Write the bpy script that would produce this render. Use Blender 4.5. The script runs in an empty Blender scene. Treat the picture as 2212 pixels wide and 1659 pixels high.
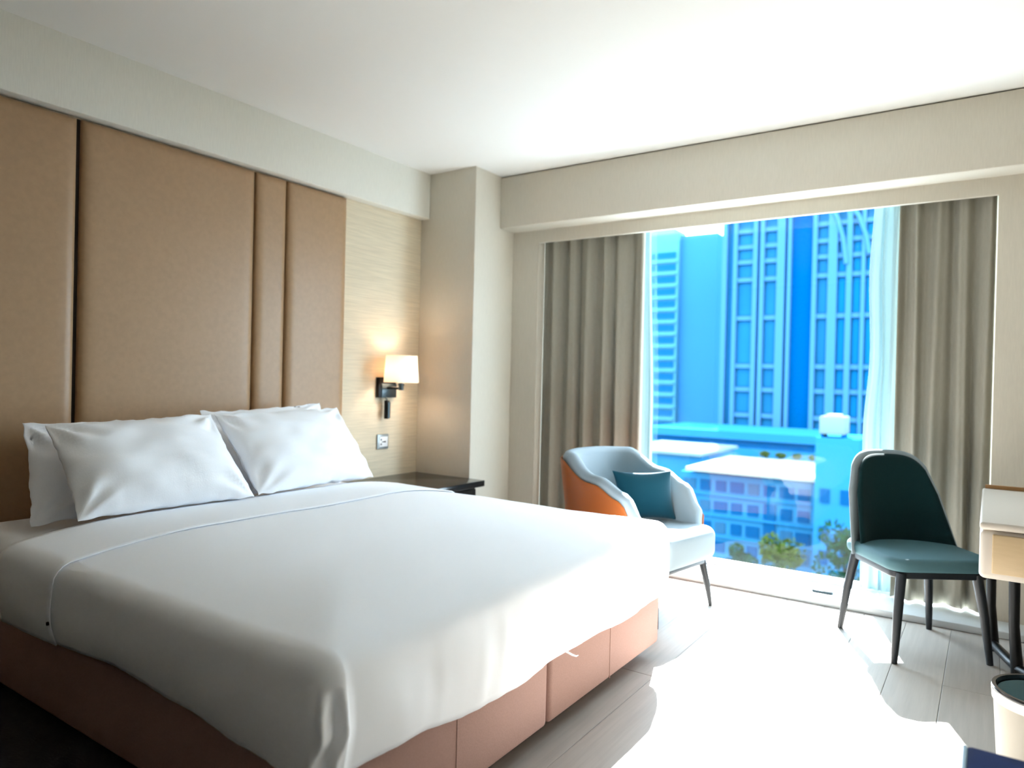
import bpy, bmesh, math, random
from mathutils import Vector, Matrix, noise
random.seed(7)
S = bpy.context.scene
COL = S.collection

# ------------------------------------------------------------------ camera, sky, sun, exposure
cam_d = bpy.data.cameras.new('camera')
cam = bpy.data.objects.new('camera', cam_d)
COL.objects.link(cam)
right = Vector((0.82719349, 0.56142724, 0.02346025))
fwd = Vector((-0.56143538, 0.82749215, -0.00686018))
up = right.cross(fwd)
M = Matrix((right, up, -fwd)).transposed().to_4x4()
M.translation = Vector((0, 0, 1.18))
cam.matrix_world = M
cam_d.sensor_fit = 'HORIZONTAL'
cam_d.sensor_width = 36.0
cam_d.lens = 36.0 * 1523.2 / 2212.0
cam_d.clip_start = 0.02
cam_d.clip_end = 2000
cam_d.dof.use_dof = True
cam_d.dof.focus_distance = 2.45
cam_d.dof.aperture_fstop = 2.0
S.camera = cam

world = bpy.data.worlds.new('sky')
S.world = world
world.use_nodes = True
bg = world.node_tree.nodes['Background']
bg.inputs[0].default_value = (0.78, 0.90, 1.0, 1)
bg.inputs[1].default_value = 8.5

sun_d = bpy.data.lights.new('sun', 'SUN')
sun = bpy.data.objects.new('sun', sun_d)
COL.objects.link(sun)
SUN_EL = math.radians(38)
sd = Vector((0.305 * math.cos(SUN_EL), -0.952 * math.cos(SUN_EL), -math.sin(SUN_EL)))
sun.rotation_euler = sd.to_track_quat('-Z', 'Y').to_euler()
sun.location = (-8, 20, 20)
sun_d.energy = 46.0
sun_d.angle = math.radians(0.6)
sun_d.color = (1.0, 0.95, 0.905)

S.view_settings.view_transform = 'Standard'
S.view_settings.look = 'None'
S.view_settings.gamma = 1.0
S.view_settings.use_curve_mapping = False
S.view_settings.exposure = 0.95
S.cycles.diffuse_bounces = 8
S.cycles.max_bounces = 14
S.cycles.transparent_max_bounces = 12

# ------------------------------------------------------------------ materials
def sr(r, g, b):
    f = lambda c: (c / 255 / 12.92) if c / 255 <= 0.04045 else ((c / 255 + 0.055) / 1.055) ** 2.4
    return (f(r), f(g), f(b), 1)

def mat(name, col, rough=0.6, metal=0.0, spec=0.5, tex=None, bump=0.0, var=0.0, scale=(1, 1, 1), nscale=6.0, detail=4.0, coat=0.0, sheen=0.0):
    """principled material with a stretched noise for grain: var = colour variation, bump = relief strength"""
    m = bpy.data.materials.new(name)
    m.use_nodes = True
    nt = m.node_tree
    b = nt.nodes['Principled BSDF']
    b.inputs['Base Color'].default_value = col
    b.inputs['Roughness'].default_value = rough
    b.inputs['Metallic'].default_value = metal
    b.inputs['Specular IOR Level'].default_value = spec
    b.inputs['Coat Weight'].default_value = coat
    b.inputs['Sheen Weight'].default_value = sheen
    if var or bump:
        tc = nt.nodes.new('ShaderNodeTexCoord')
        mp = nt.nodes.new('ShaderNodeMapping')
        mp.inputs['Scale'].default_value = scale
        n = nt.nodes.new('ShaderNodeTexNoise')
        n.inputs['Scale'].default_value = nscale
        n.inputs['Detail'].default_value = detail
        nt.links.new(tc.outputs['Object'], mp.inputs[0])
        nt.links.new(mp.outputs[0], n.inputs['Vector'])
        if var:
            r = nt.nodes.new('ShaderNodeValToRGB')
            r.color_ramp.elements[0].position = 0.3
            r.color_ramp.elements[1].position = 0.7
            r.color_ramp.elements[0].color = tuple(max(0, c * (1 - var)) for c in col[:3]) + (1,)
            r.color_ramp.elements[1].color = tuple(min(1, c * (1 + var)) for c in col[:3]) + (1,)
            nt.links.new(n.outputs['Fac'], r.inputs[0])
            nt.links.new(r.outputs[0], b.inputs['Base Color'])
        if bump:
            bp = nt.nodes.new('ShaderNodeBump')
            bp.inputs['Strength'].default_value = bump
            bp.inputs['Distance'].default_value = 0.004
            nt.links.new(n.outputs['Fac'], bp.inputs['Height'])
            nt.links.new(bp.outputs[0], b.inputs['Normal'])
    return m

M_ = {}
M_['ceiling'] = mat('ceiling_paint', sr(228, 226, 221), 0.9, spec=0.1)
M_['wall'] = mat('beige_wallpaper', sr(202, 195, 181), 0.85, spec=0.2, var=0.03, bump=0.06, scale=(60, 60, 6), nscale=3)
M_['soffit'] = mat('pale_wallpaper', sr(222, 220, 210), 0.85, spec=0.2, var=0.03, bump=0.06, scale=(60, 60, 6), nscale=3)
M_['grain'] = mat('grained_wallcover', sr(212, 199, 174), 0.7, spec=0.3, var=0.12, bump=0.25, scale=(4, 2.2, 90), nscale=2.4, detail=6)
M_['dark_wall'] = mat('dark_low_bounce', sr(70, 56, 46), 0.6, var=0.2, scale=(3, 3, 0.6))  # dark tone invented for the unseen wall, cuts bounce towards the bed
M_['leather'] = mat('tan_leather', sr(166, 134, 100), 0.42, spec=0.45, var=0.05, bump=0.05, nscale=40)
M_['groove'] = mat('dark_groove', sr(30, 20, 14), 0.8)
M_['linen'] = mat('white_cotton', sr(247, 250, 255), 0.85, spec=0.15, bump=0.10, nscale=160, sheen=0.1)
M_['linen2'] = mat('white_percale', sr(247, 250, 255), 0.8, spec=0.2, bump=0.10, nscale=30, scale=(1, 1, 1), sheen=0.1)
M_['base'] = mat('rose_brown_fabric', sr(172, 138, 128), 0.85, spec=0.2, var=0.05, bump=0.12, nscale=220)
M_['black'] = mat('black_lacquer', sr(16, 20, 24), 0.16, spec=0.6)
M_['blackmetal'] = mat('black_metal', sr(24, 26, 28), 0.35, metal=0.6)
M_['gunmetal'] = mat('gunmetal', sr(70, 80, 84), 0.3, metal=0.85)
M_['chrome'] = mat('chrome', sr(210, 214, 216), 0.15, metal=1.0)
M_['plate'] = mat('grey_plate', sr(150, 158, 160), 0.35, metal=0.5)
M_['white_plastic'] = mat('white_plastic', sr(235, 238, 240), 0.35)
M_['floorslab'] = mat('joint_dark', sr(120, 110, 100), 0.9)
M_['curtain'] = mat('taupe_curtain', sr(150, 146, 134), 0.9, spec=0.1, var=0.05, bump=0.1, nscale=60, scale=(4, 4, .5))
M_['greyfab'] = mat('pale_grey_fabric', sr(140, 152, 158), 0.85, spec=0.2, bump=0.1, nscale=150)
M_['cognac'] = mat('cognac_leather', sr(150, 76, 22), 0.45, spec=0.4)
M_['teal'] = mat('deep_teal_fabric', sr(4, 36, 38), 0.85, spec=0.15, bump=0.1, nscale=150, sheen=0.03)
M_['tealgrey'] = mat('grey_teal_fabric', sr(70, 104, 112), 0.7, spec=0.3, bump=0.1, nscale=150)
M_['leg'] = mat('dark_teal_leg', sr(16, 24, 32), 0.4, spec=0.5)
M_['deskwhite'] = mat('cream_lacquer', sr(200, 191, 180), 0.4)
M_['deskfront'] = mat('beige_laminate', sr(190, 166, 130), 0.5, var=0.03, scale=(3, 3, 20))
M_['brown'] = mat('brown_edge', sr(150, 110, 66), 0.5)
M_['navy'] = mat('navy_fabric', sr(0, 28, 84), 0.8, spec=0.15, var=0.35, nscale=14, bump=0.2)
M_['navylit'] = mat('pale_lit_edge', sr(170, 200, 222), 0.6)
M_['bin'] = mat('grey_leatherette', sr(150, 144, 133), 0.55, bump=0.05, nscale=60)
M_['cream'] = mat('cream_band', sr(244, 236, 218), 0.4)
M_['bag'] = mat('bin_liner', sr(120, 150, 156), 0.35)
M_['tealshade'] = mat('teal_shade', sr(6, 66, 82), 0.8, spec=0.2, sheen=0.15)
M_['shade_sheet'] = mat('charcoal_shade', sr(34, 32, 34), 0.95, var=.2, nscale=120, bump=.3)
M_['sill'] = mat('pale_stone', sr(206, 212, 214), 0.4, var=0.04)
M_['alu'] = mat('white_aluminium', sr(226, 232, 234), 0.35)

def floor_mat():
    m = mat('pale_oak', sr(174, 167, 159), 0.45, spec=0.4, var=0.07, bump=0.12, scale=(26, 1.3, 1), nscale=2.6, detail=7)
    nt = m.node_tree
    b = nt.nodes['Principled BSDF']
    oi = nt.nodes.new('ShaderNodeObjectInfo')
    mp = [n for n in nt.nodes if n.type == 'MAPPING'][0]
    mul = nt.nodes.new('ShaderNodeVectorMath'); mul.operation = 'SCALE'
    mul.inputs[0].default_value = (17, 31, 5)
    nt.links.new(oi.outputs['Random'], mul.inputs['Scale'])
    nt.links.new(mul.outputs[0], mp.inputs['Location'])
    ramp = [n for n in nt.nodes if n.type == 'VALTORGB'][0]
    hsv = nt.nodes.new('ShaderNodeHueSaturation')
    mr = nt.nodes.new('ShaderNodeMapRange')
    mr.inputs['To Min'].default_value = 0.90
    mr.inputs['To Max'].default_value = 1.06
    nt.links.new(oi.outputs['Random'], mr.inputs['Value'])
    nt.links.new(mr.outputs[0], hsv.inputs['Value'])
    nt.links.new(ramp.outputs[0], hsv.inputs['Color'])
    nt.links.new(hsv.outputs[0], b.inputs['Base Color'])
    return m
M_['oak'] = floor_mat()

def translucent(name, col, tl, opacity=1.0):
    m = bpy.data.materials.new(name); m.use_nodes = True
    nt = m.node_tree; nt.nodes.clear()
    out = nt.nodes.new('ShaderNodeOutputMaterial')
    d = nt.nodes.new('ShaderNodeBsdfDiffuse'); d.inputs[0].default_value = col
    t = nt.nodes.new('ShaderNodeBsdfTranslucent'); t.inputs[0].default_value = col
    mx = nt.nodes.new('ShaderNodeMixShader'); mx.inputs[0].default_value = tl
    nt.links.new(d.outputs[0], mx.inputs[1]); nt.links.new(t.outputs[0], mx.inputs[2])
    last = mx
    if opacity < 1:
        tr = nt.nodes.new('ShaderNodeBsdfTransparent')
        m2 = nt.nodes.new('ShaderNodeMixShader'); m2.inputs[0].default_value = opacity
        nt.links.new(tr.outputs[0], m2.inputs[1]); nt.links.new(mx.outputs[0], m2.inputs[2])
        last = m2
    nt.links.new(last.outputs[0], out.inputs[0])
    return m
M_['shade'] = translucent('lamp_shade_linen', sr(250, 240, 228), 0.35)
M_['sheer'] = translucent('sheer_voile', sr(176, 204, 210), 0.15, 0.985)

def glass_mat():
    m = bpy.data.materials.new('tinted_glass'); m.use_nodes = True
    nt = m.node_tree; nt.nodes.clear()
    out = nt.nodes.new('ShaderNodeOutputMaterial')
    t = nt.nodes.new('ShaderNodeBsdfTransparent'); t.inputs[0].default_value = (0.93, 0.975, 1.0, 1)
    g = nt.nodes.new('ShaderNodeBsdfGlossy'); g.inputs['Roughness'].default_value = 0.02
    mx = nt.nodes.new('ShaderNodeMixShader'); mx.inputs[0].default_value = 0.012
    nt.links.new(t.outputs[0], mx.inputs[1]); nt.links.new(g.outputs[0], mx.inputs[2])
    nt.links.new(mx.outputs[0], out.inputs[0])
    return m
M_['glass'] = glass_mat()

def emit_mat(name, col, s):
    m = bpy.data.materials.new(name); m.use_nodes = True
    b = m.node_tree.nodes['Principled BSDF']
    b.inputs['Emission Color'].default_value = col
    b.inputs['Emission Strength'].default_value = s
    return m
M_['bulb'] = emit_mat('warm_bulb', (1.0, 0.80, 0.62, 1), 60.0)

# ------------------------------------------------------------------ helpers
def origin(o):
    v = Vector((0, 0, 0))
    while o is not None:
        v += o.location; o = o.parent
    return v

def link(name, me, parent=None, m=None, smooth=True):
    """link mesh data (world coordinates) as ONE object, relative to its parent"""
    if parent is not None:
        me.transform(Matrix.Translation(-origin(parent)))
    if m is not None and not me.materials:
        me.materials.append(m)
    if smooth:
        me.polygons.foreach_set('use_smooth', [True] * len(me.polygons))
    o = bpy.data.objects.new(name, me)
    COL.objects.link(o)
    if parent is not None:
        o.parent = parent
    return o

def from_data(name, verts, faces, m, parent=None, smooth=True):
    me = bpy.data.meshes.new(name)
    me.from_pydata([tuple(v) for v in verts], [], faces)
    me.update()
    return link(name, me, parent, m, smooth)

def tag(o, label=None, cat=None, group=None, kind=None):
    if label: o['label'] = label
    if cat: o['category'] = cat
    if group: o['group'] = group
    if kind: o['kind'] = kind
    return o

def thing(name, loc, label, cat, group=None):
    o = bpy.data.objects.new(name, None)
    COL.objects.link(o)
    o.location = loc
    o.empty_display_size = 0.1
    return tag(o, label, cat, group)

def struct(o):
    o['kind'] = 'structure'
    return o

def bm_box(bm, lo, hi, bev=0.0, seg=2, mtx=None):
    r = bmesh.ops.create_cube(bm, size=1.0)
    vs = r['verts']
    c = [(a + b) / 2 for a, b in zip(lo, hi)]
    s = [abs(b - a) for a, b in zip(lo, hi)]
    for v in vs:
        v.co = Vector((v.co.x * s[0] + c[0], v.co.y * s[1] + c[1], v.co.z * s[2] + c[2]))
    if bev > 0:
        es = list({e for v in vs for e in v.link_edges})
        r2 = bmesh.ops.bevel(bm, geom=es, offset=min(bev, min(s) * 0.49), segments=seg, profile=0.5, affect='EDGES')
        vs = list({v for f in r2['faces'] for v in f.verts} | {v for v in vs if v.is_valid})
    if mtx is not None:
        for v in vs:
            v.co = mtx @ v.co
    return vs

def box(name, lo, hi, m, parent=None, bev=0.0, seg=2, mtx=None):
    bm = bmesh.new()
    bm_box(bm, lo, hi, bev, seg, mtx)
    me = bpy.data.meshes.new(name)
    bm.to_mesh(me); bm.free()
    o = link(name, me, parent, m, smooth=False)
    if bev > 0:
        me.polygons.foreach_set('use_smooth', [len(p.vertices) != 4 or p.area < 1e9 for p in me.polygons])
        try:
            me.set_sharp_from_angle(angle=math.radians(50))
        except Exception:
            pass
    return o

def lathe(name, prof, c, m, parent=None, seg=40, mtx=None, closed=False):
    """prof: list of (radius, z); revolve around vertical axis at c"""
    vs, fs = [], []
    n = len(prof)
    for r, z in prof:
        for k in range(seg):
            a = 2 * math.pi * k / seg
            p = Vector((r * math.cos(a), r * math.sin(a), z))
            if mtx is not None: p = mtx @ p
            vs.append(p + Vector(c))
    rng = n if closed else n - 1
    for i in range(rng):
        for k in range(seg):
            a = i * seg + k; b = i * seg + (k + 1) % seg
            c2 = ((i + 1) % n) * seg + (k + 1) % seg; d = ((i + 1) % n) * seg + k
            fs.append((a, b, c2, d))
    if not closed:
        if prof[0][0] > 1e-5: fs.append(tuple(range(seg - 1, -1, -1)))
        if prof[-1][0] > 1e-5: fs.append(tuple(range((n - 1) * seg, n * seg)))
    o = from_data(name, vs, fs, m, parent)
    try: o.data.set_sharp_from_angle(angle=math.radians(45))
    except Exception: pass
    return o

def tube(name, pts, rad, m, parent=None, seg=10):
    """rad: one radius or a list (taper)"""
    pts = [Vector(p) for p in pts]
    rs = rad if isinstance(rad, (list, tuple)) else [rad] * len(pts)
    vs, fs = [], []
    for i, p in enumerate(pts):
        t = (pts[min(i + 1, len(pts) - 1)] - pts[max(i - 1, 0)]).normalized()
        a = Vector((0, 0, 1)) if abs(t.z) < 0.9 else Vector((1, 0, 0))
        n1 = t.cross(a).normalized(); n2 = t.cross(n1)
        for k in range(seg):
            an = 2 * math.pi * k / seg
            vs.append(p + n1 * rs[i] * math.cos(an) + n2 * rs[i] * math.sin(an))
    for i in range(len(pts) - 1):
        for k in range(seg):
            a = i * seg + k; b = i * seg + (k + 1) % seg
            fs.append((a, b, b + seg, a + seg))
    fs.append(tuple(range(seg - 1, -1, -1)))
    fs.append(tuple(range((len(pts) - 1) * seg, len(pts) * seg)))
    o = from_data(name, vs, fs, m, parent)
    try: o.data.set_sharp_from_angle(angle=math.radians(50))
    except Exception: pass
    return o

def interp(x, tab):
    if x <= tab[0][0]: return tab[0][1]
    for (a, va), (b, vb) in zip(tab, tab[1:]):
        if x <= b:
            t = (x - a) / (b - a); t = t * t * (3 - 2 * t)
            return va + (vb - va) * t
    return tab[-1][1]

# ------------------------------------------------------------------ room shell
WX, ZC = -3.395, 2.615
YB, YW = 4.09, 4.27            # beam face / wall plane around the window
XR, YN = 0.85, -1.7            # walls out of frame
OX0, OX1, OZ1 = -2.693, 0.013, 2.16   # opening

fl = struct(box('floor', (WX - .2, YN, -0.10), (XR + .2, YW + .4, -0.012), M_['floorslab']))
pw, plen = 0.192, 1.25
full = None
nrow = int((XR - WX) / pw) + 1
for i in range(nrow):
    x0 = WX + i * pw
    off = [0.0, 0.42, 0.84, 0.2, 0.63, 1.04][(i * 5 + (i // 3)) % 6]
    y = YN - off
    while y < YB:
        y0, y1 = max(y, YN), min(y + plen, YB)
        xa, xb = x0, min(x0 + pw, XR)
        y += plen
        if y1 - y0 < 0.05 or xb - xa < 0.02: continue
        whole = abs(y1 - y0 - plen) < 1e-6 and abs(xb - xa - pw) < 1e-6
        if whole and full is not None:
            o = bpy.data.objects.new('plank', full); COL.objects.link(o)
        else:
            w, l = xb - xa, y1 - y0
            bm = bmesh.new()
            bm_box(bm, (0.0007, 0.0007, -0.012), (w - 0.0007, l - 0.0007, 0.0), 0.0012, 1)
            me = bpy.data.meshes.new('plank'); bm.to_mesh(me); bm.free()
            me.materials.append(M_['oak'])
            o = bpy.data.objects.new('plank', me); COL.objects.link(o)
            if whole: full = me
        o.location = (xa, y0, 0)
        o.parent = fl

ceil = struct(box('ceiling', (WX - .2, YN - .2, ZC), (XR + .2, YB + .6, ZC + .15), M_['ceiling']))
struct(box('wall_left', (WX - .2, YN, -0.1), (WX, YW + .5, ZC), M_['grain']))
struct(box('wall_near', (WX - .2, YN - .2, -0.1), (XR + .2, YN, ZC), M_['dark_wall']))
struct(box('wall_right', (XR, YN, -0.1), (XR + .2, YW + .5, ZC), M_['wall']))
# wall with the window opening, one mesh
bm = bmesh.new()
bm_box(bm, (WX, YW, 0), (OX0, YW + .22, ZC))
bm_box(bm, (OX1, YW, 0), (XR, YW + .22, ZC))
bm_box(bm, (OX0, YW, OZ1), (OX1, YW + .03, ZC))
bm_box(bm, (OX0, YW + .03, OZ1 + .13), (OX1, YW + .22, ZC))
me = bpy.data.meshes.new('wall_window'); bm.to_mesh(me); bm.free()
struct(link('wall_window', me, None, M_['wall'], smooth=False))
struct(box('wall_corner', (WX, 3.80, -.02), (-2.91, YW, ZC + .02), M_['wall'], bev=0.004))
struct(box('trim_1', (WX, YN, 2.298), (-3.316, 3.80, ZC + .02), M_['soffit'], bev=0.004))        # drop over the headboard
struct(box('trim_2', (-2.91, YB, 2.247), (XR, YW, ZC - 0.008), M_['wall'], bev=0.006))     # beam over the window
curb = struct(box('trim_3', (-2.91, YB, 0), (XR, YW + .25, 0.035), M_['sill'], bev=0.004))
box('floor_latch', (-0.80, 4.20, 0.035), (-0.69, 4.25, 0.05), M_['gunmetal'], curb, bev=0.006)

# window
YG = 4.455
win = struct(bpy.data.objects.new('window_1', None)); COL.objects.link(win)
win.location = (-1.34, YG, 0.035)
bm = bmesh.new()
bm_box(bm, (OX0, YG - .03, 0.035), (OX1, YG + .03, 0.065), .003)
bm_box(bm, (OX0, YG - .03, OZ1 + .10), (OX1, YG + .03, OZ1 + .14), .003)
for x in (OX0 + .02, OX1 - .02):
    bm_box(bm, (x - .02, YG - .03, 0.035), (x + .02, YG + .03, OZ1 + .12), .003)
me = bpy.data.meshes.new('window_frame'); bm.to_mesh(me); bm.free()
link('window_frame', me, win, M_['alu'], smooth=False)
box('mullion', (-2.02, YG - .03, 0.06), (-1.98, YG + .03, OZ1 + .11), M_['alu'], win, .003)
box('mullion', (-0.47, YG - .03, 0.06), (-0.43, YG + .03, OZ1 + .11), M_['alu'], win, .003)
for a, b in ((OX0 + .04, -2.02), (-1.98, -0.47), (-0.43, OX1 - .04)):
    box('pane', (a, YG - .003, 0.06), (b, YG + .003, OZ1 + .105), M_['glass'], win)

# ------------------------------------------------------------------ headboard panels
hb = thing('headboard', (WX + .001, 1.85, 0.2), 'tall padded tan leather headboard of vertical panels behind the pillows', 'headboard')
box('backing', (WX + .001, 0.52, 0.12), (WX + .006, 3.070, 2.292), M_['groove'], hb)
def panel(y0, y1, label=None):
    """padded panel: cushioned front with soft rounded borders"""
    z0, z1, xb, t = 0.14, 2.290, WX + .006, 0.034
    ny, nz = 22, 36
    def ease(i, n):
        s = i / n
        return 0.5 - 0.5 * math.cos(math.pi * s)
    vs, fs = [], []
    for i in range(ny + 1):
        for j in range(nz + 1):
            y = y0 + (y1 - y0) * ease(i, ny); z = z0 + (z1 - z0) * ease(j, nz)
            d = min(y - y0, y1 - y, z - z0, z1 - z)
            r = 0.045
            q = min(1, d / r)
            h = t * (0.35 + 0.65 * math.sqrt(max(0, 1 - (1 - q) ** 2)))
            vs.append((xb + h, y, z))
    n1 = nz + 1
    for i in range(ny):
        for j in range(nz):
            a = i * n1 + j
            fs.append((a, a + n1, a + n1 + 1, a + 1))
    # sides
    ring = [i * n1 for i in range(ny + 1)] + [ny * n1 + j for j in range(1, n1)] + [i * n1 + nz for i in range(ny - 1, -1, -1)] + [j for j in range(nz - 1, 0, -1)]
    base = len(vs)
    for k in ring:
        vs.append((xb, vs[k][1], vs[k][2]))
    for k in range(len(ring)):
        k2 = (k + 1) % len(ring)
        fs.append((ring[k2], ring[k], base + k, base + k2))
    o = from_data('panel', vs, fs, M_['leather'], hb)
    return o
for a, b in ((0.53, 1.494), (1.514, 2.404), (2.417, 2.614), (2.627, 3.072)):
    panel(a, b)

# ------------------------------------------------------------------ bed
bed = thing('bed', (-2.25, 1.975, 0), 'king size bed on two rose-brown fabric base boxes against the tan headboard', 'bed')
BX0, BX1 = -3.33, -1.165
for a, b in ((1.055, 1.968), (1.978, 2.895)):
    bs = box('base_box', (BX0, a, 0.055), (BX1, b, 0.305), M_['base'], bed, bev=0.018, seg=3)
    for yy in ((a * .52 + b * .48),):
        box('seam', (BX1 - .002, yy - .0025, 0.06), (BX1 + .0018, yy + .0025, 0.30), M_['base'], bs, bev=0.001, seg=1)
    for xx in (BX0 + .12, BX1 - .16):
        for yy in (a + .1, b - .1):
            lathe('leg', [(0.022, 0.0), (0.026, 0.056)], (xx, yy, 0), M_['blackmetal'], bed, seg=14)
mt = box('mattress', (BX0, 1.05, 0.305), (-1.185, 2.90, 0.560), M_['linen'], bed, bev=0.07, seg=5)

# duvet: top grid with rounded edges and hanging skirts
YNEAR, YFAR, XFOOT, XHEAD = 1.0, 2.955, -1.13, -2.73
R_ = 0.065
HEM_N = [(-2.80, .322), (-2.39, .331), (-2.02, .351), (-1.64, .332), (-1.41, .306), (-1.16, .285)]
HEM_F = [(1.0, .285), (1.1, .312), (1.28, .306), (1.52, .273), (1.75, .265), (1.96, .285), (2.245, .275), (2.55, .259), (2.85, .273), (2.96, .30)]
def ztop(x, y):
    e = min(y - YNEAR, YFAR - y, XFOOT - x + 0.0)
    s = min(1.0, max(0.0, (e - R_) / 0.45))
    base = 0.578 + 0.040 * (1 - (1 - s) ** 2)
    n = noise.noise(Vector((x * 2.1, y * 1.7, 3.3))) * 0.006 + noise.noise(Vector((x * 6, y * 4, 1.3))) * 0.0022
    return base + n
def cloth(name, x0, x1, foot, off, m, parent=None, thick=0.010, step=0.025):
    nx = max(4, int((x1 - x0) / step)); ny = int((YFAR - YNEAR) / step)
    xe = x1 - (R_ if foot else 0)
    ya, yb = YNEAR + R_, YFAR - R_
    xs = [x0 + (xe - x0) * i / nx for i in range(nx + 1)]
    ys = [ya + (yb - ya) * j / ny for j in range(ny + 1)]
    vs, fs = [], []
    for x in xs:
        for y in ys:
            vs.append(Vector((x, y, ztop(x, y) + off)))
    idx = lambda i, j: i * (ny + 1) + j
    for i in range(nx):
        for j in range(ny):
            fs.append((idx(i, j), idx(i + 1, j), idx(i + 1, j + 1), idx(i, j + 1)))
    # boundary columns: (vertex, outward normal, hem z, u)
    cols = []
    u = 0.0
    for i in range(nx + 1):
        cols.append((idx(i, 0), Vector((0, -1, 0)), interp(xs[i], HEM_N), xs[i]))
    if foot:
        for k in range(1, 28):
            a = math.pi / 2 * k / 28
            cols.append((idx(nx, 0), Vector((math.sin(a), -math.cos(a), 0)), .285, xs[-1] + .05 * k / 28))
        for j in range(ny + 1):
            cols.append((idx(nx, j), Vector((1, 0, 0)), interp(ys[j], HEM_F), x1 + ys[j] - YNEAR))
        for k in range(1, 8):
            a = math.pi / 2 * k / 8
            cols.append((idx(nx, ny), Vector((math.cos(a), math.sin(a), 0)), .295, x1 + 2.0 + .05 * k / 8))
        for i in range(nx, -1, -1):
            cols.append((idx(i, ny), Vector((0, 1, 0)), .30, x1 + 2.1 + (x1 - xs[i])))
        segs = [cols]
    else:
        segs = [cols, [(idx(i, ny), Vector((0, 1, 0)), .30, 8 + xs[i]) for i in range(nx, -1, -1)]]
    KR, KD = 5, 13
    for seg in segs:
        start = len(vs)
        for (vi, n, hz, uu) in seg:
            p0 = vs[vi]
            ztp = p0.z
            corner = abs(n.x) > 0.02 and abs(n.y) > 0.02
            for k in range(1, KR + KD + 1):
                if k <= KR:
                    a = math.pi / 2 * k / KR
                    p = p0 + n * (R_ + off) * math.sin(a); p.z = ztp - R_ * (1 - math.cos(a))
                    t = 0
                else:
                    t = (k - KR) / KD
                    zz = (ztp - R_) + (hz - (ztp - R_)) * t
                    p = p0 + n * (R_ + off); p.z = zz
                wgt = min(1, k / KR * .4 + t * 1.2)
                pl = noise.noise(Vector((uu * 22, t * 0.9, 5.1))) * 0.0035 + noise.noise(Vector((uu * 5, t * 1.3, 9.2))) * 0.009
                p = p + n * (pl * wgt + 0.010 * math.sin(math.pi * min(1, t)) - 0.012 * t * t)
                if corner and p0.y < 2:           # gathered corner: a sinuous vertical ridge
                    ang = math.atan2(n.x, -n.y)
                    c0 = 0.55 + 0.20 * math.sin(t * 5.2) + 0.06 * math.sin(t * 17)
                    p = p + n * (0.019 * math.exp(-((ang - c0) / 0.13) ** 2) - 0.016 * math.exp(-((ang - c0 - .36) / 0.17) ** 2) + 0.006 * math.exp(-((ang - c0 - .7) / 0.12) ** 2)) * min(1, t * 5)
                vs.append(p)
        N = KR + KD
        for c in range(len(seg) - 1):
            a0, a1 = seg[c][0], seg[c + 1][0]
            b0, b1 = start + c * N, start + (c + 1) * N
            if a0 != a1: fs.append((a0, b0, b1, a1))
            else: fs.append((a0, b0, b1))
            for k in range(N - 1):
                fs.append((b0 + k, b0 + k + 1, b1 + k + 1, b1 + k))
    o = from_data(name, vs, fs, m, parent)
    md = o.modifiers.new('thickness', 'SOLIDIFY'); md.thickness = thick; md.offset = -1.0
    return o
dv = cloth('duvet', -2.70, XFOOT, True, 0.0, M_['linen2'])
tag(dv, 'smooth white duvet spread over the whole bed and hanging down its sides', 'duvet')
cloth('folded_band', -2.74, -2.345, False, 0.008, M_['linen2'], dv, thick=0.004)
lathe('zip_pull', [(0.0, -.006), (.0045, -.005), (.005, .004), (0, .006)], (-2.352, 0.986, 0.405), M_['black'], dv, seg=10)
tube('tie_ribbon', [(-1.14, 2.03, .288), (-1.122, 2.045, .275), (-1.118, 2.065, .265), (-1.121, 2.085, .261)], [.004, .004, .003, .0015], M_['linen'], dv, seg=6)

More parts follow.
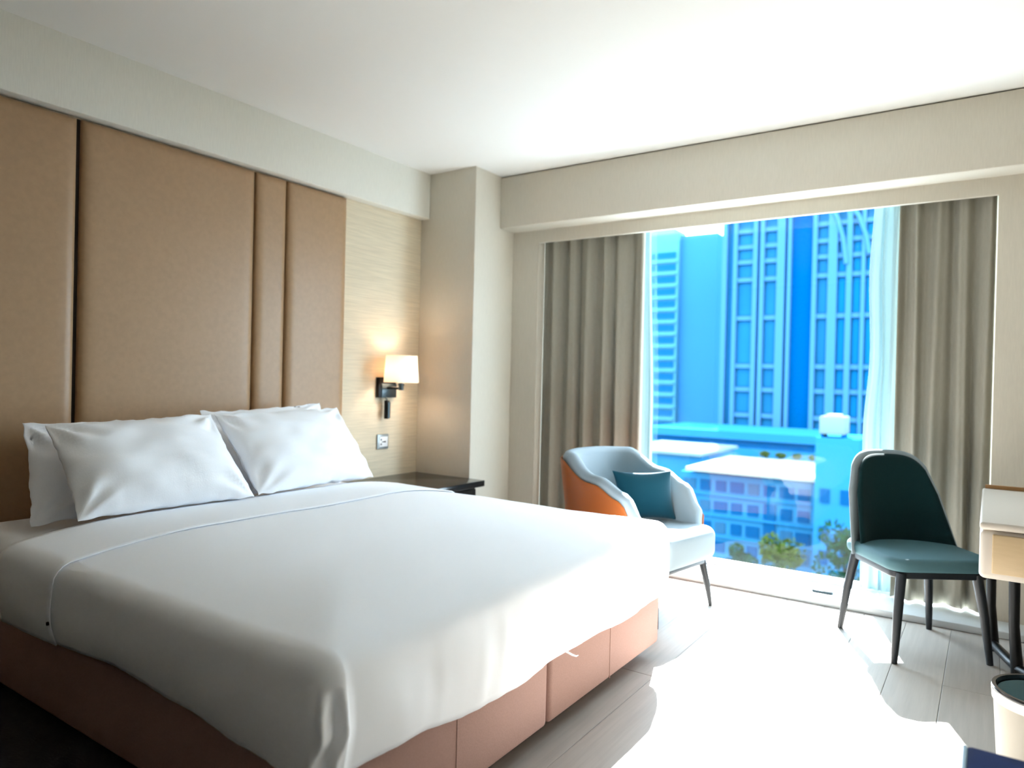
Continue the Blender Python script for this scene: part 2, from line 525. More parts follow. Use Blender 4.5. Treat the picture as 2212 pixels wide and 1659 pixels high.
# pillows: bilinear sheet between four corners, puffed both ways
def pillow(c_bl, c_br, c_tr, c_tl, t, label, seed, front=1.0):
    c = [Vector(q) for q in (c_bl, c_br, c_tr, c_tl)]
    nu, nv = 44, 34
    nrm = (c[1] - c[0]).cross(c[3] - c[0]).normalized()
    if nrm.x < 0: nrm = -nrm
    vs, fs = [], []
    def P(u, v, side):
        # pull edges in slightly so the corners stand out as ears
        uu = u * (1 - 0.035 * (1 - abs(v) ** 2)); vv = v * (1 - 0.05 * (1 - abs(u) ** 2))
        a, b = (uu + 1) / 2, (vv + 1) / 2
        p = (c[0] * (1 - a) + c[1] * a) * (1 - b) + (c[3] * (1 - a) + c[2] * a) * b
        prof = max(0, (1 - abs(u) ** 2.6)) ** 0.62 * max(0, (1 - abs(v) ** 2.4)) ** 0.62
        sag = 1 + 0.18 * (-v)
        edge = (1 - prof)
        w = noise.noise(Vector((u * 3 + seed, v * 3, seed * 1.7))) * 0.010
        w += noise.noise(Vector((u * 9 + seed, v * 5, seed))) * 0.0045 * edge
        w += noise.noise(Vector((u * 16, v * 16, seed))) * 0.002 * edge
        # creases running in from the corners and the lower seam
        rc = math.hypot(1 - abs(u), 1 - abs(v)); an = math.atan2(1 - abs(v), (1 - abs(u)) * 1.4)
        w += 0.012 * math.sin(an * 9 + seed * 3 + (u > 0) * 2 + (v > 0)) * math.exp(-((rc - .34) / .22) ** 2)
        w += 0.006 * noise.noise(Vector((u * 14 + v * 3, seed, 0))) * max(0, -v) ** 2
        w += 0.010 * noise.noise(Vector((u * 2.2 + v * 3.5, v * 1.2 - u, seed + 5)))
        p = p + (c[2] - c[1]).normalized() * noise.noise(Vector((u * 7, seed, 2 + round(v)))) * 0.010 * abs(v) ** 8 + (c[1] - c[0]).normalized() * noise.noise(Vector((v * 6, seed, 7 + round(u)))) * 0.008 * abs(u) ** 8
        return p + nrm * side * (t * prof * sag + (w * min(1, prof * 3)))
    for side in (1, -1):
        for i in range(nu + 1):
            for j in range(nv + 1):
                u = -math.cos(math.pi * i / nu); v = -math.cos(math.pi * j / nv)
                u = math.copysign(abs(u) ** 1.0, u)
                vs.append(P(u, v, side))
    n1 = nv + 1; off = (nu + 1) * n1
    for s in (0, 1):
        for i in range(nu):
            for j in range(nv):
                a = s * off + i * n1 + j
                q = (a, a + n1, a + n1 + 1, a + 1)
                fs.append(q if s == 0 else q[::-1])
    me = bpy.data.meshes.new('pillow')
    me.from_pydata([tuple(v) for v in vs], [], fs)
    bm = bmesh.new(); bm.from_mesh(me)
    bmesh.ops.remove_doubles(bm, verts=bm.verts, dist=0.0004)
    bmesh.ops.recalc_face_normals(bm, faces=bm.faces)
    bm.to_mesh(me); bm.free()
    o = link('pillow', me, None, M_['linen'])
    return tag(o, label, 'pillow', 'white pillows leaning on the headboard')
pillow((-2.72, 1.235, .630), (-2.68, 1.945, .634), (-3.0, 1.925, .985), (-3.02, 1.240, .962), .102, 'front white pillow at the near left side of the bed', 1.3)
pillow((-2.695, 1.975, .634), (-2.755, 2.745, .632), (-3.0, 2.695, 1.000), (-3.0, 1.945, .985), .102, 'front white pillow next to the wall lamp side', 4.1)
pillow((-2.965, 1.175, .585), (-2.945, 1.90, .585), (-3.23, 1.93, .965), (-3.20, 1.235, .958), .062, 'rear white pillow half hidden behind the near left front pillow', 7.7)
pillow((-2.955, 1.985, .585), (-2.975, 2.71, .585), (-3.19, 2.735, 1.018), (-3.22, 2.015, .985), .062, 'rear white pillow peeking over the front pillow near the lamp', 2.6)

rg = box('shade_sheet', (-3.30, -1.2, 0.0), (-1.25, 1.115, 0.012), M_['shade_sheet'], None, bev=0.005)  # added dark sheet, deepens the shade on the bed's near side
tag(rg, 'added charcoal sheet darkening the floor along the near side of the bed', 'shade_sheet')

# ------------------------------------------------------------------ nightstand, lamp, socket
ns = thing('nightstand', (-3.09, 3.44, 0), 'glossy black nightstand in the corner under the wall lamp', 'nightstand')
box('top', (WX + .002, 3.075, 0.462), (-2.775, 3.795, 0.502), M_['black'], ns, bev=0.004)
box('body', (WX + .002, 3.105, 0.12), (-2.835, 3.77, 0.462), M_['black'], ns, bev=0.004)
dr = box('drawer', (-2.836, 3.12, 0.30), (-2.818, 3.755, 0.445), M_['black'], ns, bev=0.003)
box('handle', (-2.818, 3.36, 0.42), (-2.800, 3.52, 0.432), M_['gunmetal'], dr, bev=0.003)
for x in (WX + .06, -2.88):
    for y in (3.14, 3.73):
        lathe('leg', [(.014, 0), (.02, .12)], (x, y, 0), M_['blackmetal'], ns, seg=12)

lp = thing('wall_lamp', (WX, 3.466, 1.10), 'lit wall lamp with a white drum shade and black square bracket', 'lamp')
box('wall_plate', (WX, 3.384, 1.036), (WX + .03, 3.548, 1.172), M_['blackmetal'], lp, bev=0.004)
box('plate_cover', (WX + .03, 3.408, 1.036), (WX + .036, 3.548, 1.130), M_['gunmetal'], lp, bev=0.002)
LX, LY = -3.238, 3.462
tube('arm', [(WX + .03, LY, 1.102), (LX, LY, 1.102)], .009, M_['blackmetal'], lp, seg=8)
lathe('socket_cup', [(.0, 1.09), (.017, 1.09), (.017, 1.118), (.021, 1.122), (.021, 1.135), (.012, 1.14), (.012, 1.18), (0, 1.18)], (LX, LY, 0), M_['gunmetal'], lp, seg=20)
lathe('lamp_shade', [(.116, 1.140), (.103, 1.318), (.1005, 1.318), (.1135, 1.140)], (LX, LY, 0), M_['shade'], lp, seg=48, closed=True)
tube('shade_ring', [(LX - .112, LY, 1.150), (LX + .112, LY, 1.150)], .002, M_['chrome'], lp, seg=6)
lathe('bulb', [(0, 1.175), (.012, 1.178), (.02, 1.195), (.026, 1.215), (.026, 1.235), (.018, 1.252), (0, 1.258)], (LX, LY, 0), M_['bulb'], lp, seg=18)
sp = lathe('reading_light', [(0, 0.895), (.017, 0.895), (.019, 0.90), (.019, 1.012), (.015, 1.018), (0, 1.018)], (WX + .045, 3.448, 0), M_['blackmetal'], lp, seg=20)
tube('stem', [(WX + .02, 3.448, 1.045), (WX + .04, 3.448, 1.03), (WX + .045, 3.448, 1.012)], .006, M_['gunmetal'], lp, seg=8)
lathe('trim_strip', [(.0205, 0.90), (.0205, 1.005)], (WX + .047, 3.451, 0), M_['gunmetal'], sp, seg=10)

so = thing('power_socket', (WX, 3.452, .737), 'small grey power socket on the grained wall above the nightstand', 'socket')
box('face_plate', (WX, 3.400, .688), (WX + .012, 3.506, .788), M_['plate'], so, bev=0.004)
ins = box('outlet_insert', (WX + .012, 3.418, .704), (WX + .0155, 3.494, .772), M_['white_plastic'], so, bev=0.001)
for y, z, w, h in ((3.432, .752, .005, .010), (3.432, .722, .005, .010), (3.455, .737, .016, .006)):
    box('slot', (WX + .0155, y - w, z - h / 1.6), (WX + .0162, y + w, z + h / 1.6), M_['black'], ins)
box('arrow_tip', (WX + .0155, 3.466, .731), (WX + .0162, 3.474, .743), M_['black'], ins)

# ------------------------------------------------------------------ curtains
def curtain(name, x0, x1, y, z0, z1, amp, n, m, label, seed, edge=None, thick=0.003):
    nu, nv = n * 14, 26
    vs, fs = [], []
    for i in range(nu + 1):
        s = i / nu
        for j in range(nv + 1):
            t = j / nv
            z = z0 + (z1 - z0) * t
            xa, xb = x0, x1
            if edge: xa, xb = edge(t, x0, x1)
            ph = s * n * 2 * math.pi + 0.9 * noise.noise(Vector((s * 5, t * 0.8, seed)))
            a = amp * (0.75 + 0.5 * noise.noise(Vector((s * 4, t * 1.5, seed + 4))))
            yy = y + a * math.sin(ph) + 0.3 * a * math.sin(2.3 * ph + seed)
            xx = xa + (xb - xa) * s + 0.012 * math.sin(ph * 0.5 + t * 2 + seed) * math.sin(math.pi * s)
            vs.append((xx, yy, z))
    for i in range(nu):
        for j in range(nv):
            a = i * (nv + 1) + j
            fs.append((a, a + nv + 1, a + nv + 2, a + 1))
    o = from_data(name, vs, fs, m)
    md = o.modifiers.new('thickness', 'SOLIDIFY'); md.thickness = thick
    return tag(o, label, 'curtain')
curtain('curtain', -2.688, -1.905, 4.345, .045, OZ1 + .09, .034, 6, M_['curtain'], 'taupe curtain gathered on the left side of the window behind the tub chair', 1.0)
curtain('curtain', -0.425, 0.008, 4.345, .045, OZ1 + .09, .034, 4, M_['curtain'], 'taupe curtain gathered on the right side of the window behind the teal chair', 6.0)
def edge_r(t, x0, x1):
    # swoops out near mid height then drawn in
    return (interp(t, [(0, -.585), (.40, -.590), (.60, -.565), (.80, -.578), (1, -.560)]), x1)
curtain('sheer_curtain', -.55, -.40, 4.408, .05, OZ1 + .09, .012, 4, M_['sheer'], 'sheer white voile drawn aside next to the right taupe curtain', 3.0, edge_r, thick=0.001)
curtain('sheer_curtain', -2.10, -1.875, 4.408, .05, OZ1 + .09, .010, 4, M_['sheer'], 'sheer white voile showing as a thin strip beside the left taupe curtain', 8.0, lambda t, a, b: (a, b + interp(t, [(0, .03), (.4, .02), (1, -.02)])), thick=0.001)

# ------------------------------------------------------------------ chairs
def frame(c, f):
    f = Vector((f[0], f[1], 0)).normalized(); w = Vector((-f.y, f.x, 0))
    c = Vector((c[0], c[1], 0))
    return lambda wv, fv, z: c + w * wv + f * fv + Vector((0, 0, z))

def plan_path(W, D, front, n=40):
    """U path (w, f) from one arm tip around the back to the other, with outward normals"""
    pts = []
    m = 8
    for k in range(m):
        pts.append((-W, front + (-D * 0.15 - front) * k / m))
    for k in range(n + 1):
        a = math.pi * k / n
        cw, sw = math.cos(a), math.sin(a)
        pts.append((-W * math.copysign(abs(cw) ** 0.8, cw), -D * 0.15 - D * 0.85 * abs(sw) ** 0.8))
    for k in range(1, m + 1):
        pts.append((W, -D * 0.15 + (front + D * 0.15) * k / m))
    return pts

def shell(name, fr, path, top, bot, t, m, parent, off=0.0, flare=0.05, lean=0.0, cut=0.0):
    """thick curved wall: five-point cross-section swept along the path"""
    vs, fs = [], []
    n = len(path)
    for i, (w, f) in enumerate(path):
        a = path[max(0, i - 1)]; b = path[min(n - 1, i + 1)]
        tx, ty = b[0] - a[0], b[1] - a[1]
        l = math.hypot(tx, ty) or 1
        nx, ny = ty / l, -tx / l                  # outward
        if nx * w + ny * (f + 0.02) < 0: nx, ny = -nx, -ny
        s = i / (n - 1)
        zt, zb = top(s) - cut, bot
        def pt(o, z):
            g = (z - zb) / 0.5
            ex = o + off + flare * g * g
            return fr(w + nx * ex, f + ny * ex - lean * g, z)
        ring = [pt(0, zb), pt(0, zb + (zt - zb) * .5), pt(0, zt - .03), pt(-.2 * t, zt - .007), pt(-.5 * t, zt), pt(-.8 * t, zt - .007), pt(-t, zt - .03), pt(-t, zb + (zt - zb) * .5), pt(-t, zb)]
        vs += ring
    k = 9
    for i in range(n - 1):
        for j in range(k):
            a = i * k + j; b = i * k + (j + 1) % k
            fs.append((a, a + k, b + k, b))
    fs.append(tuple(range(k))); fs.append(tuple(range((n - 1) * k + k - 1, (n - 1) * k - 1, -1)))
    me = bpy.data.meshes.new(name)
    me.from_pydata([tuple(v) for v in vs], [], fs)
    bm = bmesh.new(); bm.from_mesh(me); bmesh.ops.recalc_face_normals(bm, faces=bm.faces); bm.to_mesh(me); bm.free()
    o = link(name, me, parent, m)
    md = o.modifiers.new('soft', 'BEVEL'); md.width = .012; md.segments = 2; md.limit_method = 'ANGLE'; md.angle_limit = math.radians(60)
    return o

def slab(name, fr, outline, z0, z1, bev, m, parent, dome=0.0):
    bm = bmesh.new()
    top = [bm.verts.new(fr(w, f, z1)) for w, f in outline]
    bot = [bm.verts.new(fr(w, f, z0)) for w, f in outline]
    n = len(outline)
    bm.faces.new(top); bm.faces.new(bot[::-1])
    for i in range(n):
        bm.faces.new((top[i], bot[i], bot[(i + 1) % n], top[(i + 1) % n]))
    bmesh.ops.recalc_face_normals(bm, faces=bm.faces)
    es = [e for e in bm.edges if (e.verts[0] in top and e.verts[1] in top) or (e.verts[0] in bot and e.verts[1] in bot)]
    bmesh.ops.bevel(bm, geom=es, offset=bev, segments=5, profile=0.5, affect='EDGES')
    me = bpy.data.meshes.new(name); bm.to_mesh(me); bm.free()
    o = link(name, me, parent, m)
    try: me.set_sharp_from_angle(angle=math.radians(60))
    except Exception: pass
    return o

def round_rect(w0, w1, f0, f1, r, n=6):
    pts = []
    for cx, cy, a0 in ((w1 - r, f1 - r, 0), (w0 + r, f1 - r, 90), (w0 + r, f0 + r, 180), (w1 - r, f0 + r, 270)):
        for k in range(n + 1):
            a = math.radians(a0 + 90 * k / n)
            pts.append((cx + r * math.cos(a), cy + r * math.sin(a)))
    return pts

# tub armchair by the window
c1 = (-1.535, 3.50)
fr1 = frame(c1, (0.985, -0.17))
tub = thing('tub_armchair', (c1[0], c1[1], 0), 'pale grey tub armchair with cognac outer shell and dark legs between bed and window', 'chair')
path1 = plan_path(0.315, 0.36, 0.20)
def top1(s):
    d = abs(s - .5) * 2
    return interp(d, [(0, .805), (.42, .80), (.72, .70), (.90, .63), (1, .50)])
shell('upholstery', fr1, path1, top1, .30, .085, M_['greyfab'], tub, flare=.045)
shell('outer_shell', fr1, path1, top1, .27, .012, M_['cognac'], tub, off=.013, flare=.045, cut=.035)
slab('seat', fr1, round_rect(-.235, .295, -.27, .315, .07), .25, .425, .05, M_['greyfab'], tub)
slab('seat_frame', fr1, round_rect(-.27, .27, -.25, .27, .06), .225, .25, .008, M_['leg'], tub)
for w, f in ((-.25, .27), (.25, .27), (-.24, -.24), (.24, -.24)):
    tube('leg', [fr1(w * .92, f * .92, .24), fr1(w * 1.0, f * 1.0, .12), fr1(w * 1.06, f * 1.06, .0)], [.021, .017, .011], M_['leg'], tub, seg=14)

def dark_pad(cen, ux, uy, hw, hh, t, m, label):
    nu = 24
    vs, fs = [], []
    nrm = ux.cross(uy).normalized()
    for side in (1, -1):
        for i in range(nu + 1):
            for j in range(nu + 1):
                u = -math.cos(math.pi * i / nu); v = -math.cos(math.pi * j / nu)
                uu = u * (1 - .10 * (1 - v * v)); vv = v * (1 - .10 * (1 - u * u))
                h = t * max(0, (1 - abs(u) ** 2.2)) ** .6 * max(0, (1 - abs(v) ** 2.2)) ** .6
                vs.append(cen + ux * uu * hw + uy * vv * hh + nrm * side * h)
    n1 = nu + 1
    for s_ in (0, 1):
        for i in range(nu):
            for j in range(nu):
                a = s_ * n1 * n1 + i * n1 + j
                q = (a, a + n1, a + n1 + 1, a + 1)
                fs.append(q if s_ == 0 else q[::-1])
    me = bpy.data.meshes.new('dark_pad'); me.from_pydata([tuple(v) for v in vs], [], fs)
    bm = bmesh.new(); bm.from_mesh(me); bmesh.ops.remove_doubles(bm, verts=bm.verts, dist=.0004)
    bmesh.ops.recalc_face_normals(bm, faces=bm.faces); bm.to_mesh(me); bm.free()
    return tag(link('dark_pad', me, None, m), label, 'dark_pad')
dark_pad(fr1(.08, -.02, .565), (fr1(.8, .62, 0) - fr1(0, 0, 0)).normalized(), (fr1(-.22, -.02, 1.0) - fr1(0, 0, 0)).normalized(), .165, .140, .055, M_['tealshade'], 'added dark teal pad standing in for the shade inside the pale grey tub armchair')  # added pad; its dark teal paints the shade inside the tub chair

# teal side chair, partly under the desk
c2 = (-0.264, 3.753)
fr2 = frame(c2, (0.57, -0.82))
sc = thing('side_chair', (c2[0], c2[1], 0), 'teal upholstered side chair with pale grey back shell pulled up to the desk', 'chair')
def back_sheet(name, hw0, hw1, zt, zb, t, f_off, m, fr=fr2):
    nu, nv = 26, 20
    vs, fs = [], []
    def P(u, v, o):
        hw = hw0 + (hw1 - hw0) * v
        # superelliptic outline: rounded top corners
        k = (1 - max(0, v - .55) ** 3.2 * 2.6 * abs(u) ** 1.0)
        h = zt - zb
        z = zb + h * v * (1 - .16 * abs(u) ** 3.5)
        wv = u * hw * (1 - .10 * max(0, v - .7) / .3 * abs(u) ** 2)
        fv = f_off + .13 * abs(u) ** 2.4 * (1 - .55 * v) - .10 * v + o
        return fr(wv, fv, z)
    for o in (t / 2, -t / 2):
        for i in range(nu + 1):
            for j in range(nv + 1):
                u = -1 + 2 * i / nu; v = j / nv
                e = min(1, min(1 - abs(u), (1 - v) * 1.2) / .16)
                th = math.sqrt(max(0, 1 - (1 - e) ** 2)) * .75 + .25
                vs.append(P(u, v, o * th))
    n1 = nv + 1; off = (nu + 1) * n1
    for s in (0, 1):
        for i in range(nu):
            for j in range(nv):
                a = s * off + i * n1 + j
                q = (a, a + n1, a + n1 + 1, a + 1)
                fs.append(q if s == 0 else q[::-1])
    for i in range(nu):
        for j in (0, nv):
            a = i * n1 + j; fs.append((a, a + n1, a + n1 + off, a + off))
    for j in range(nv):
        for i in (0, nu):
            a = i * n1 + j; fs.append((a, a + 1, a + 1 + off, a + off))
    me = bpy.data.meshes.new(name)
    me.from_pydata([tuple(v) for v in vs], [], fs)
    bm = bmesh.new(); bm.from_mesh(me); bmesh.ops.recalc_face_normals(bm, faces=bm.faces); bm.to_mesh(me); bm.free()
    return link(name, me, sc, m)
back_sheet('back_shell', .258, .206, .868, .39, .034, -.215, M_['greyfab'])
back_sheet('back_cushion', .230, .180, .850, .405, .040, -.182, M_['teal'])
slab('seat', fr2, round_rect(-.24, .235, -.235, .235, .08), .385, .445, .024, M_['tealgrey'], sc)
slab('seat_frame', fr2, round_rect(-.215, .215, -.21, .21, .06), .355, .385, .006, M_['leg'], sc)
for w, f in ((-.225, .235), (.19, .235), (-.25, -.20), (.19, -.20)):
    tube('leg', [fr2(w * .80, f * .82, .375), fr2(w * .91, f * .92, .20), fr2(w * 1.0, f * 1.0, 0)], [.022, .019, .013], M_['leg'], sc, seg=14)

# ------------------------------------------------------------------ desk, bin, ottoman
dk = thing('desk', (0.35, 3.55, 0), 'cream desk with a beige drawer front at the right of the window', 'desk')
box('carcass', (-0.02, 3.02, .510), (XR - .01, 4.07, .685), M_['deskwhite'], dk, bev=0.02, seg=4)
box('top', (-0.021, 3.015, .685), (XR - .01, 4.075, .712), M_['deskwhite'], dk, bev=0.010, seg=3)
d1 = box('drawer_front', (0.018, 3.008, .535), (0.58, 3.024, .672), M_['deskfront'], dk, bev=0.004)
box('back_strip', (-0.01, 4.055, .712), (XR - .01, 4.075, .73), M_['brown'], dk, bev=0.002)
for x, y in ((.02, 3.90), (.10, 3.62), (.22, 3.45), (XR - .06, 3.1), (XR - .06, 4.0)):
    tube('leg', [(x, y, .515), (x + .005, y, .2), (x + .02, y - .01, 0.0)], [.022, .02, .024], M_['blackmetal'], dk, seg=10)
tube('stretcher', [(.035, 3.89, .03), (.118, 3.61, .03), (.236, 3.44, .03)], .02, M_['blackmetal'], dk, seg=8)

bn = thing('waste_bin', (.165, 2.66, 0), 'round grey waste bin with cream band under a dark rim on the oak floor', 'bin')
BC = (.165, 2.66, 0)
lathe('body', [(.118, 0), (.122, .01), (.138, .262), (.131, .262), (.115, .012), (0, .012)], BC, M_['bin'], bn, seg=56)
lathe('band', [(.1375, .236), (.1405, .237), (.1425, .266), (.139, .268)], BC, M_['cream'], bn, seg=56, closed=True)
lathe('rim', [(.1425, .266), (.1435, .272), (.141, .277), (.131, .277), (.129, .262), (.131, .250), (.134, .258)], BC, M_['black'], bn, seg=56, closed=True)
# liner with folds
vs, fs = [], []
sg, rw = 60, 7
for j in range(rw):
    for k in range(sg):
        a = 2 * math.pi * k / sg
        r = (.126 - .018 * j / (rw - 1)) + .006 * math.sin(7 * a + j) * min(1, j / 2)
        vs.append((BC[0] + r * math.cos(a), BC[1] + r * math.sin(a), .262 - .235 * j / (rw - 1)))
for j in range(rw - 1):
    for k in range(sg):
        a = j * sg + k; b = j * sg + (k + 1) % sg
        fs.append((a, b, b + sg, a + sg))
fs.append(tuple(range((rw - 1) * sg, rw * sg)))
from_data('liner_bag', vs, fs, M_['bag'], bn)

ot = thing('ottoman', (.22, 1.48, 0), 'dark navy blue fabric ottoman with a lit edge painted pale at the bottom right corner', 'ottoman')
box('dark_pad', (-.026, 1.18, .30), (.47, 1.735, .450), M_['navy'], ot, bev=0.012, seg=3)
box('base', (-.018, 1.19, .05), (.46, 1.725, .30), M_['navy'], ot, bev=0.01)
tube('lit_edge', [(-.026, 1.19, .447), (-.026, 1.725, .447)], .0045, M_['navylit'], ot, seg=8)  # edge catching the light, painted as a pale strip
for x in (.02, .42):
    for y in (1.23, 1.69):
        lathe('foot', [(.015, 0), (.018, .05)], (x, y, 0), M_['blackmetal'], ot, seg=10)

# ------------------------------------------------------------------ city outside
def cm(name, c, rough=0.6, spec=0.3, var=0.0, nscale=.2):
    q = sr(*c)
    return mat(name, tuple(x * 0.195 for x in q[:3]) + (1,), 0.9, spec=0.0, var=var, nscale=nscale)
C_cyan = cm('tower_slab_cyan', (120, 218, 255))
C_band = cm('tower_window_blue', (40, 150, 225), .3)
C_plain = cm('tower_plain_blue', (84, 182, 255), var=.05, nscale=.03)
C_glass = cm('hazy_curtain_glass', (50, 160, 228), .25, var=.12, nscale=.05)  # aerial haze put into the colour by lightening it
C_glass2 = cm('curtain_glass_bright', (30, 172, 255), .25, var=.08, nscale=.05)
C_deep = cm('hazy_recess_blue', (0, 124, 212), .4)  # lightened too, so the haze sits in the recess colour
C_fin = cm('pale_fin_blue', (100, 180, 250))
C_pale = cm('pale_strip', (176, 228, 245))
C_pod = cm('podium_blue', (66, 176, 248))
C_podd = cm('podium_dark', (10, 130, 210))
C_white = cm('white_roof', (236, 244, 232))
C_wall = cm('apartment_blue', (72, 178, 244), var=.06, nscale=.06)
C_win = cm('apartment_window', (24, 118, 188), .3)
C_win2 = cm('apartment_window_grey', (70, 140, 190), .3)
C_tank = cm('tank_beige', (170, 206, 208))
C_ground = cm('street_ground', (24, 40, 52), var=.1)
C_leaf = cm('tree_leaf', (46, 92, 60), .8, var=.3, nscale=.8)
C_leaf2 = cm('tree_leaf_yellow', (92, 116, 46), .8, var=.3, nscale=.8)
C_bark = cm('bark', (60, 50, 44), .9)
GZ = -26.0
struct(box('ground_street', (-260, 30, GZ - 1), (160, 420, GZ), C_ground))

# striped tower
A = thing('tower', (-84, 222, GZ), 'pale blue tower with horizontal striped balconies, left through the window', 'building')
box('wall', (-100, 216, GZ), (-83.4, 230, 49.0), C_cyan, A)
box('side_wall', (-83.4, 218, GZ), (-71.6, 232, 48.5), C_plain, A)
box('roof_cap', (-97, 219, 49.0), (-86, 229, 51.5), C_pale, A)
sx = [(-95.9, -91.2), (-90.6, -84.2)]
for k in range(16):
    z = 42.2 - 3.9 * k
    for a, b in sx:
        box('window', (a, 215.8, z - 1.0), (b, 216.2, z + 1.0), C_band, A)
    box('balcony_slab', (-96.6, 215.2, z - 2.4), (-83.9, 216.0, z - 1.9), C_cyan, A)
B = thing('slim_tower', (-78, 240, GZ), 'slim pale tower seen between the striped tower and the glass tower', 'building')
box('wall', (-80.2, 240, GZ), (-75.4, 250, 40.5), C_pale, B)
for k in range(8):
    box('window', (-79.2, 239.8, 33 - 7 * k), (-76.4, 240.1, 36 - 7 * k), C_plain, B)

# glass tower
T = thing('glass_tower', (-38, 185, GZ), 'tall blue glass tower with pale vertical fins in the middle of the window', 'building')
box('core', (-57.5, 182, GZ), (-8, 205, 52), C_glass, T)
box('recess', (-41.0, 181.9, GZ), (-36.2, 182.1, 52), C_deep, T)
box('crown', (-57.5, 180.4, 43.5), (-8, 182, 46.0), C_pale, T)
fins = [(-57.3, 1.2), (-54.6, 1.0), (-49.6, 1.1), (-47.9, 1.0), (-43.4, 1.9), (-41.4, .8), (-35.6, 1.0), (-31.6, 2.0), (-28.0, 1.2), (-25.0, .8), (-21.5, 1.0), (-17, 1.0)]
for x, w in fins:
    box('fin', (x - w / 2, 180.4, GZ), (x + w / 2, 182, 45), C_fin, T)
bays = [(-54.1, -50.2, 0), (-47.4, -44.4, 0), (-35.1, -32.6, 0), (-30.6, -28.6, 1), (-27.4, -25.4, 1), (-24.6, -22.0, 1)]
zb = [40, 36, 32.2, 27.7, 18.0, 5.9, 0.0, -6.5, -12]
for a, b, kind in bays:
    for k, z in enumerate(zb):
        box('spandrel', (a, 180.9, z - .55), (b, 182, z + .55), C_fin, T)
        if k < len(zb) - 1:
            box('pane', (a + .35, 181.7, zb[k + 1] + .8), (b - .35, 182.05, z - .8), C_glass2 if kind else C_glass, T)
# curved crown ribs
tube('crown_rib', [(-33, 180.6, 45), (-30.8, 180.4, 41), (-29.4, 180.4, 36), (-28.6, 180.4, 30)], .55, C_fin, T, seg=8)
tube('crown_rib', [(-29, 180.6, 45), (-26.2, 180.4, 41), (-24.6, 180.4, 36.5), (-23.8, 180.4, 32)], .55, C_fin, T, seg=8)

P = thing('podium', (-42, 150, GZ), 'long flat blue podium block in front of the glass tower', 'building')
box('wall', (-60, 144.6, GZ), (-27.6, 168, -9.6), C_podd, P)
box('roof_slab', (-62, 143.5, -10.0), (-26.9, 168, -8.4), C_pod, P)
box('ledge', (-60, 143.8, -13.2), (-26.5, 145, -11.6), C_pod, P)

E_ = thing('apartment_block', (-27, 108, GZ), 'low blue apartment block with a white flat roof and rows of windows', 'building')
box('wall', (-38, 101.5, GZ), (-18.3, 119, -11.9), C_wall, E_)
box('roof', (-36.6, 99.6, -11.5), (-18.5, 121, -11.0), C_white, E_)
for r, z in enumerate((-13.6, -16.6, -19.6, -22.4)):
    for c_, x in enumerate((-36.6, -34.2, -31.9, -29.6, -27.3, -25.1, -22.8, -20.6)):
        if r in (1, 2) and c_ == 5:
            continue
        w = .75 if (c_ + r) % 3 else .95
        wn = box('window', (x - w, 101.3, z - .75), (x + w, 101.6, z + .8), C_win if (c_ * 3 + r) % 4 else C_win2, E_)
    box('floor_ledge', (-38, 101.0, z - 1.35), (-18.3, 101.5, z - 1.05), C_pod, E_)
box('stairwell_slot', (-25.8, 101.2, -20.8), (-24.2, 101.6, -15.4), C_win, E_)
F_ = thing('stair_block', (-16, 100, GZ), 'plain blue stair block on the right of the low apartment block', 'building')
box('wall', (-18.25, 96, GZ), (-13.2, 106, -5.3), C_pod, F_)
for z in (-12.6, -17.4, -20.4):
    for x in (-17.0, -14.6):
        box('window', (x - .55, 95.8, z - .9), (x + .55, 96.1, z + .9), C_win, F_)
wt = thing('water_tank', (-16.5, 98.5, -5.3), 'beige water tank on top of the plain stair block', 'tank')
box('tank_body', (-18.0, 96.6, -4.9), (-15.0, 100.4, -2.6), C_tank, wt, bev=.15)
for x in (-17.7, -15.3):
    box('support', (x - .15, 97, -5.3), (x + .15, 100, -4.9), C_deep, wt)
box('tank_lid', (-17.3, 97.4, -2.6), (-15.7, 99.6, -2.35), C_white, wt, bev=.05)
L_ = thing('annex_roof', (-38, 115, GZ), 'cream roofed annex left of the low apartment block', 'building')
box('wall', (-52, 112, GZ), (-38.6, 130, -10.6), C_wall, L_)
box('roof', (-53, 111, -10.6), (-38.2, 131, -10.1), C_tank, L_)

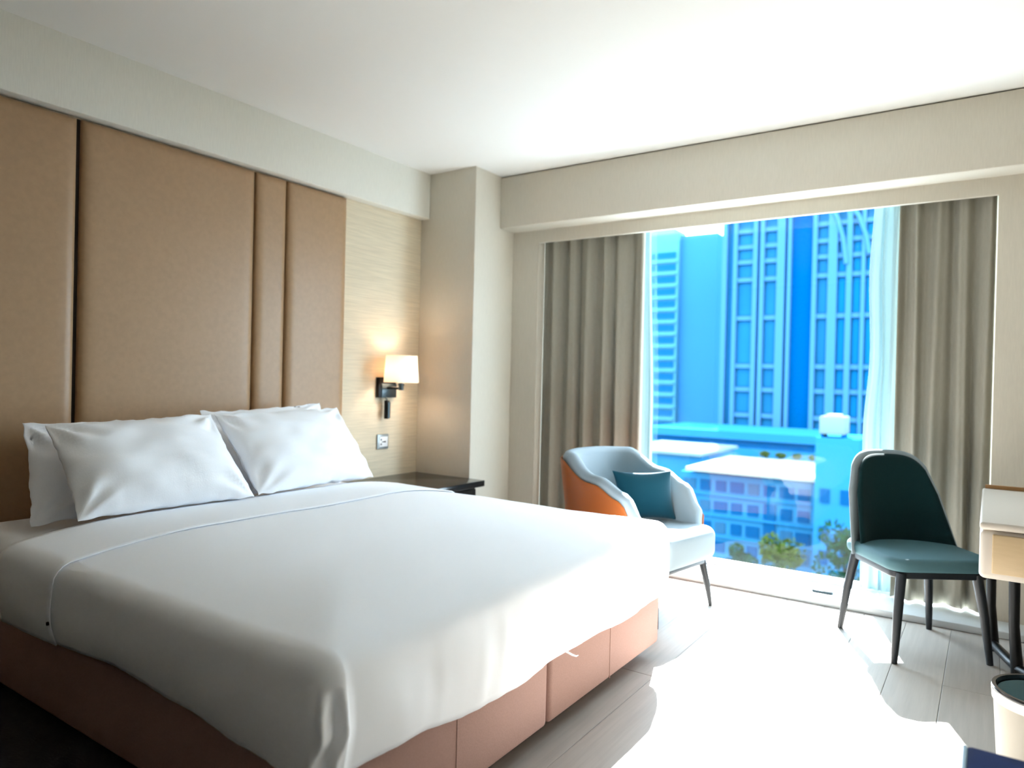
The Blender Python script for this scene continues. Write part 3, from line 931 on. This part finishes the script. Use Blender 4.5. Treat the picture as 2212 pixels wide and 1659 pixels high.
def tree(name, x, y, h, r, m, label, seed, group):
    rnd = random.Random(seed)
    t = thing(name, (x, y, GZ), label, 'tree', group)
    tube('trunk', [(x, y, GZ), (x + .2, y, GZ + h * .4), (x - .1, y, GZ + h * .7)], [.3, .22, .1], C_bark, t, seg=8)
    vs, fs = [], []
    blobs = [(x + rnd.uniform(-.6, .6) * r, y + rnd.uniform(-.6, .6) * r, GZ + h * rnd.uniform(.5, .9), r * rnd.uniform(.35, .6)) for _ in range(9)]
    for bx, by, bz, br in blobs:
        for _ in range(150):
            d = Vector((rnd.gauss(0, 1), rnd.gauss(0, 1), rnd.gauss(0, 1))).normalized() * br * rnd.uniform(.75, 1.05)
            p = Vector((bx, by, bz)) + d
            a = Vector((rnd.gauss(0, 1), rnd.gauss(0, 1), rnd.gauss(0, 1))).normalized()
            b = a.orthogonal().normalized(); s = rnd.uniform(.18, .34)
            k = len(vs)
            vs += [p + a * s, p + b * s * .5, p - a * s, p - b * s * .5]
            fs.append((k, k + 1, k + 2, k + 3))
    o = from_data('foliage', vs, fs, m, t, smooth=False)
    o['kind'] = 'stuff'
    return t
tree('street_tree', -19.8, 86, 9.6, 2.9, C_leaf2, 'yellow-green street tree in front of the low apartment block', 3, 'street trees')
tree('street_tree', -12.4, 82, 13.0, 2.7, C_leaf, 'taller dark green street tree beside the plain stair block', 5, 'street trees')
tree('street_tree', -24.2, 88, 7.6, 2.2, C_leaf, 'small low green street tree left of the yellow-green one', 8, 'street trees')
for k in range(5):
    x = -30.5 + 2.5 * k
    rnd = random.Random(20 + k)
    vs, fs = [], []
    for _ in range(160):
        d = Vector((rnd.gauss(0, 1), rnd.gauss(0, 1), rnd.gauss(0, 1))).normalized() * rnd.uniform(.35, .75)
        p = Vector((x, 119.6, -10.2)) + Vector((d.x * 1.2, d.y, max(d.z * .7, -.5)))
        a = Vector((rnd.gauss(0, 1), rnd.gauss(0, 1), rnd.gauss(0, 1))).normalized(); b = a.orthogonal().normalized()
        q = len(vs); s = .22
        vs += [p + a * s, p + b * s * .5, p - a * s, p - b * s * .5]
        fs.append((q, q + 1, q + 2, q + 3))
    tag(from_data('rooftop_shrub', vs, fs, C_leaf2, smooth=False), ('first', 'second', 'third', 'fourth', 'fifth')[k] + ' green shrub from the left along the back of the white flat roof', 'shrub', 'rooftop shrubs')
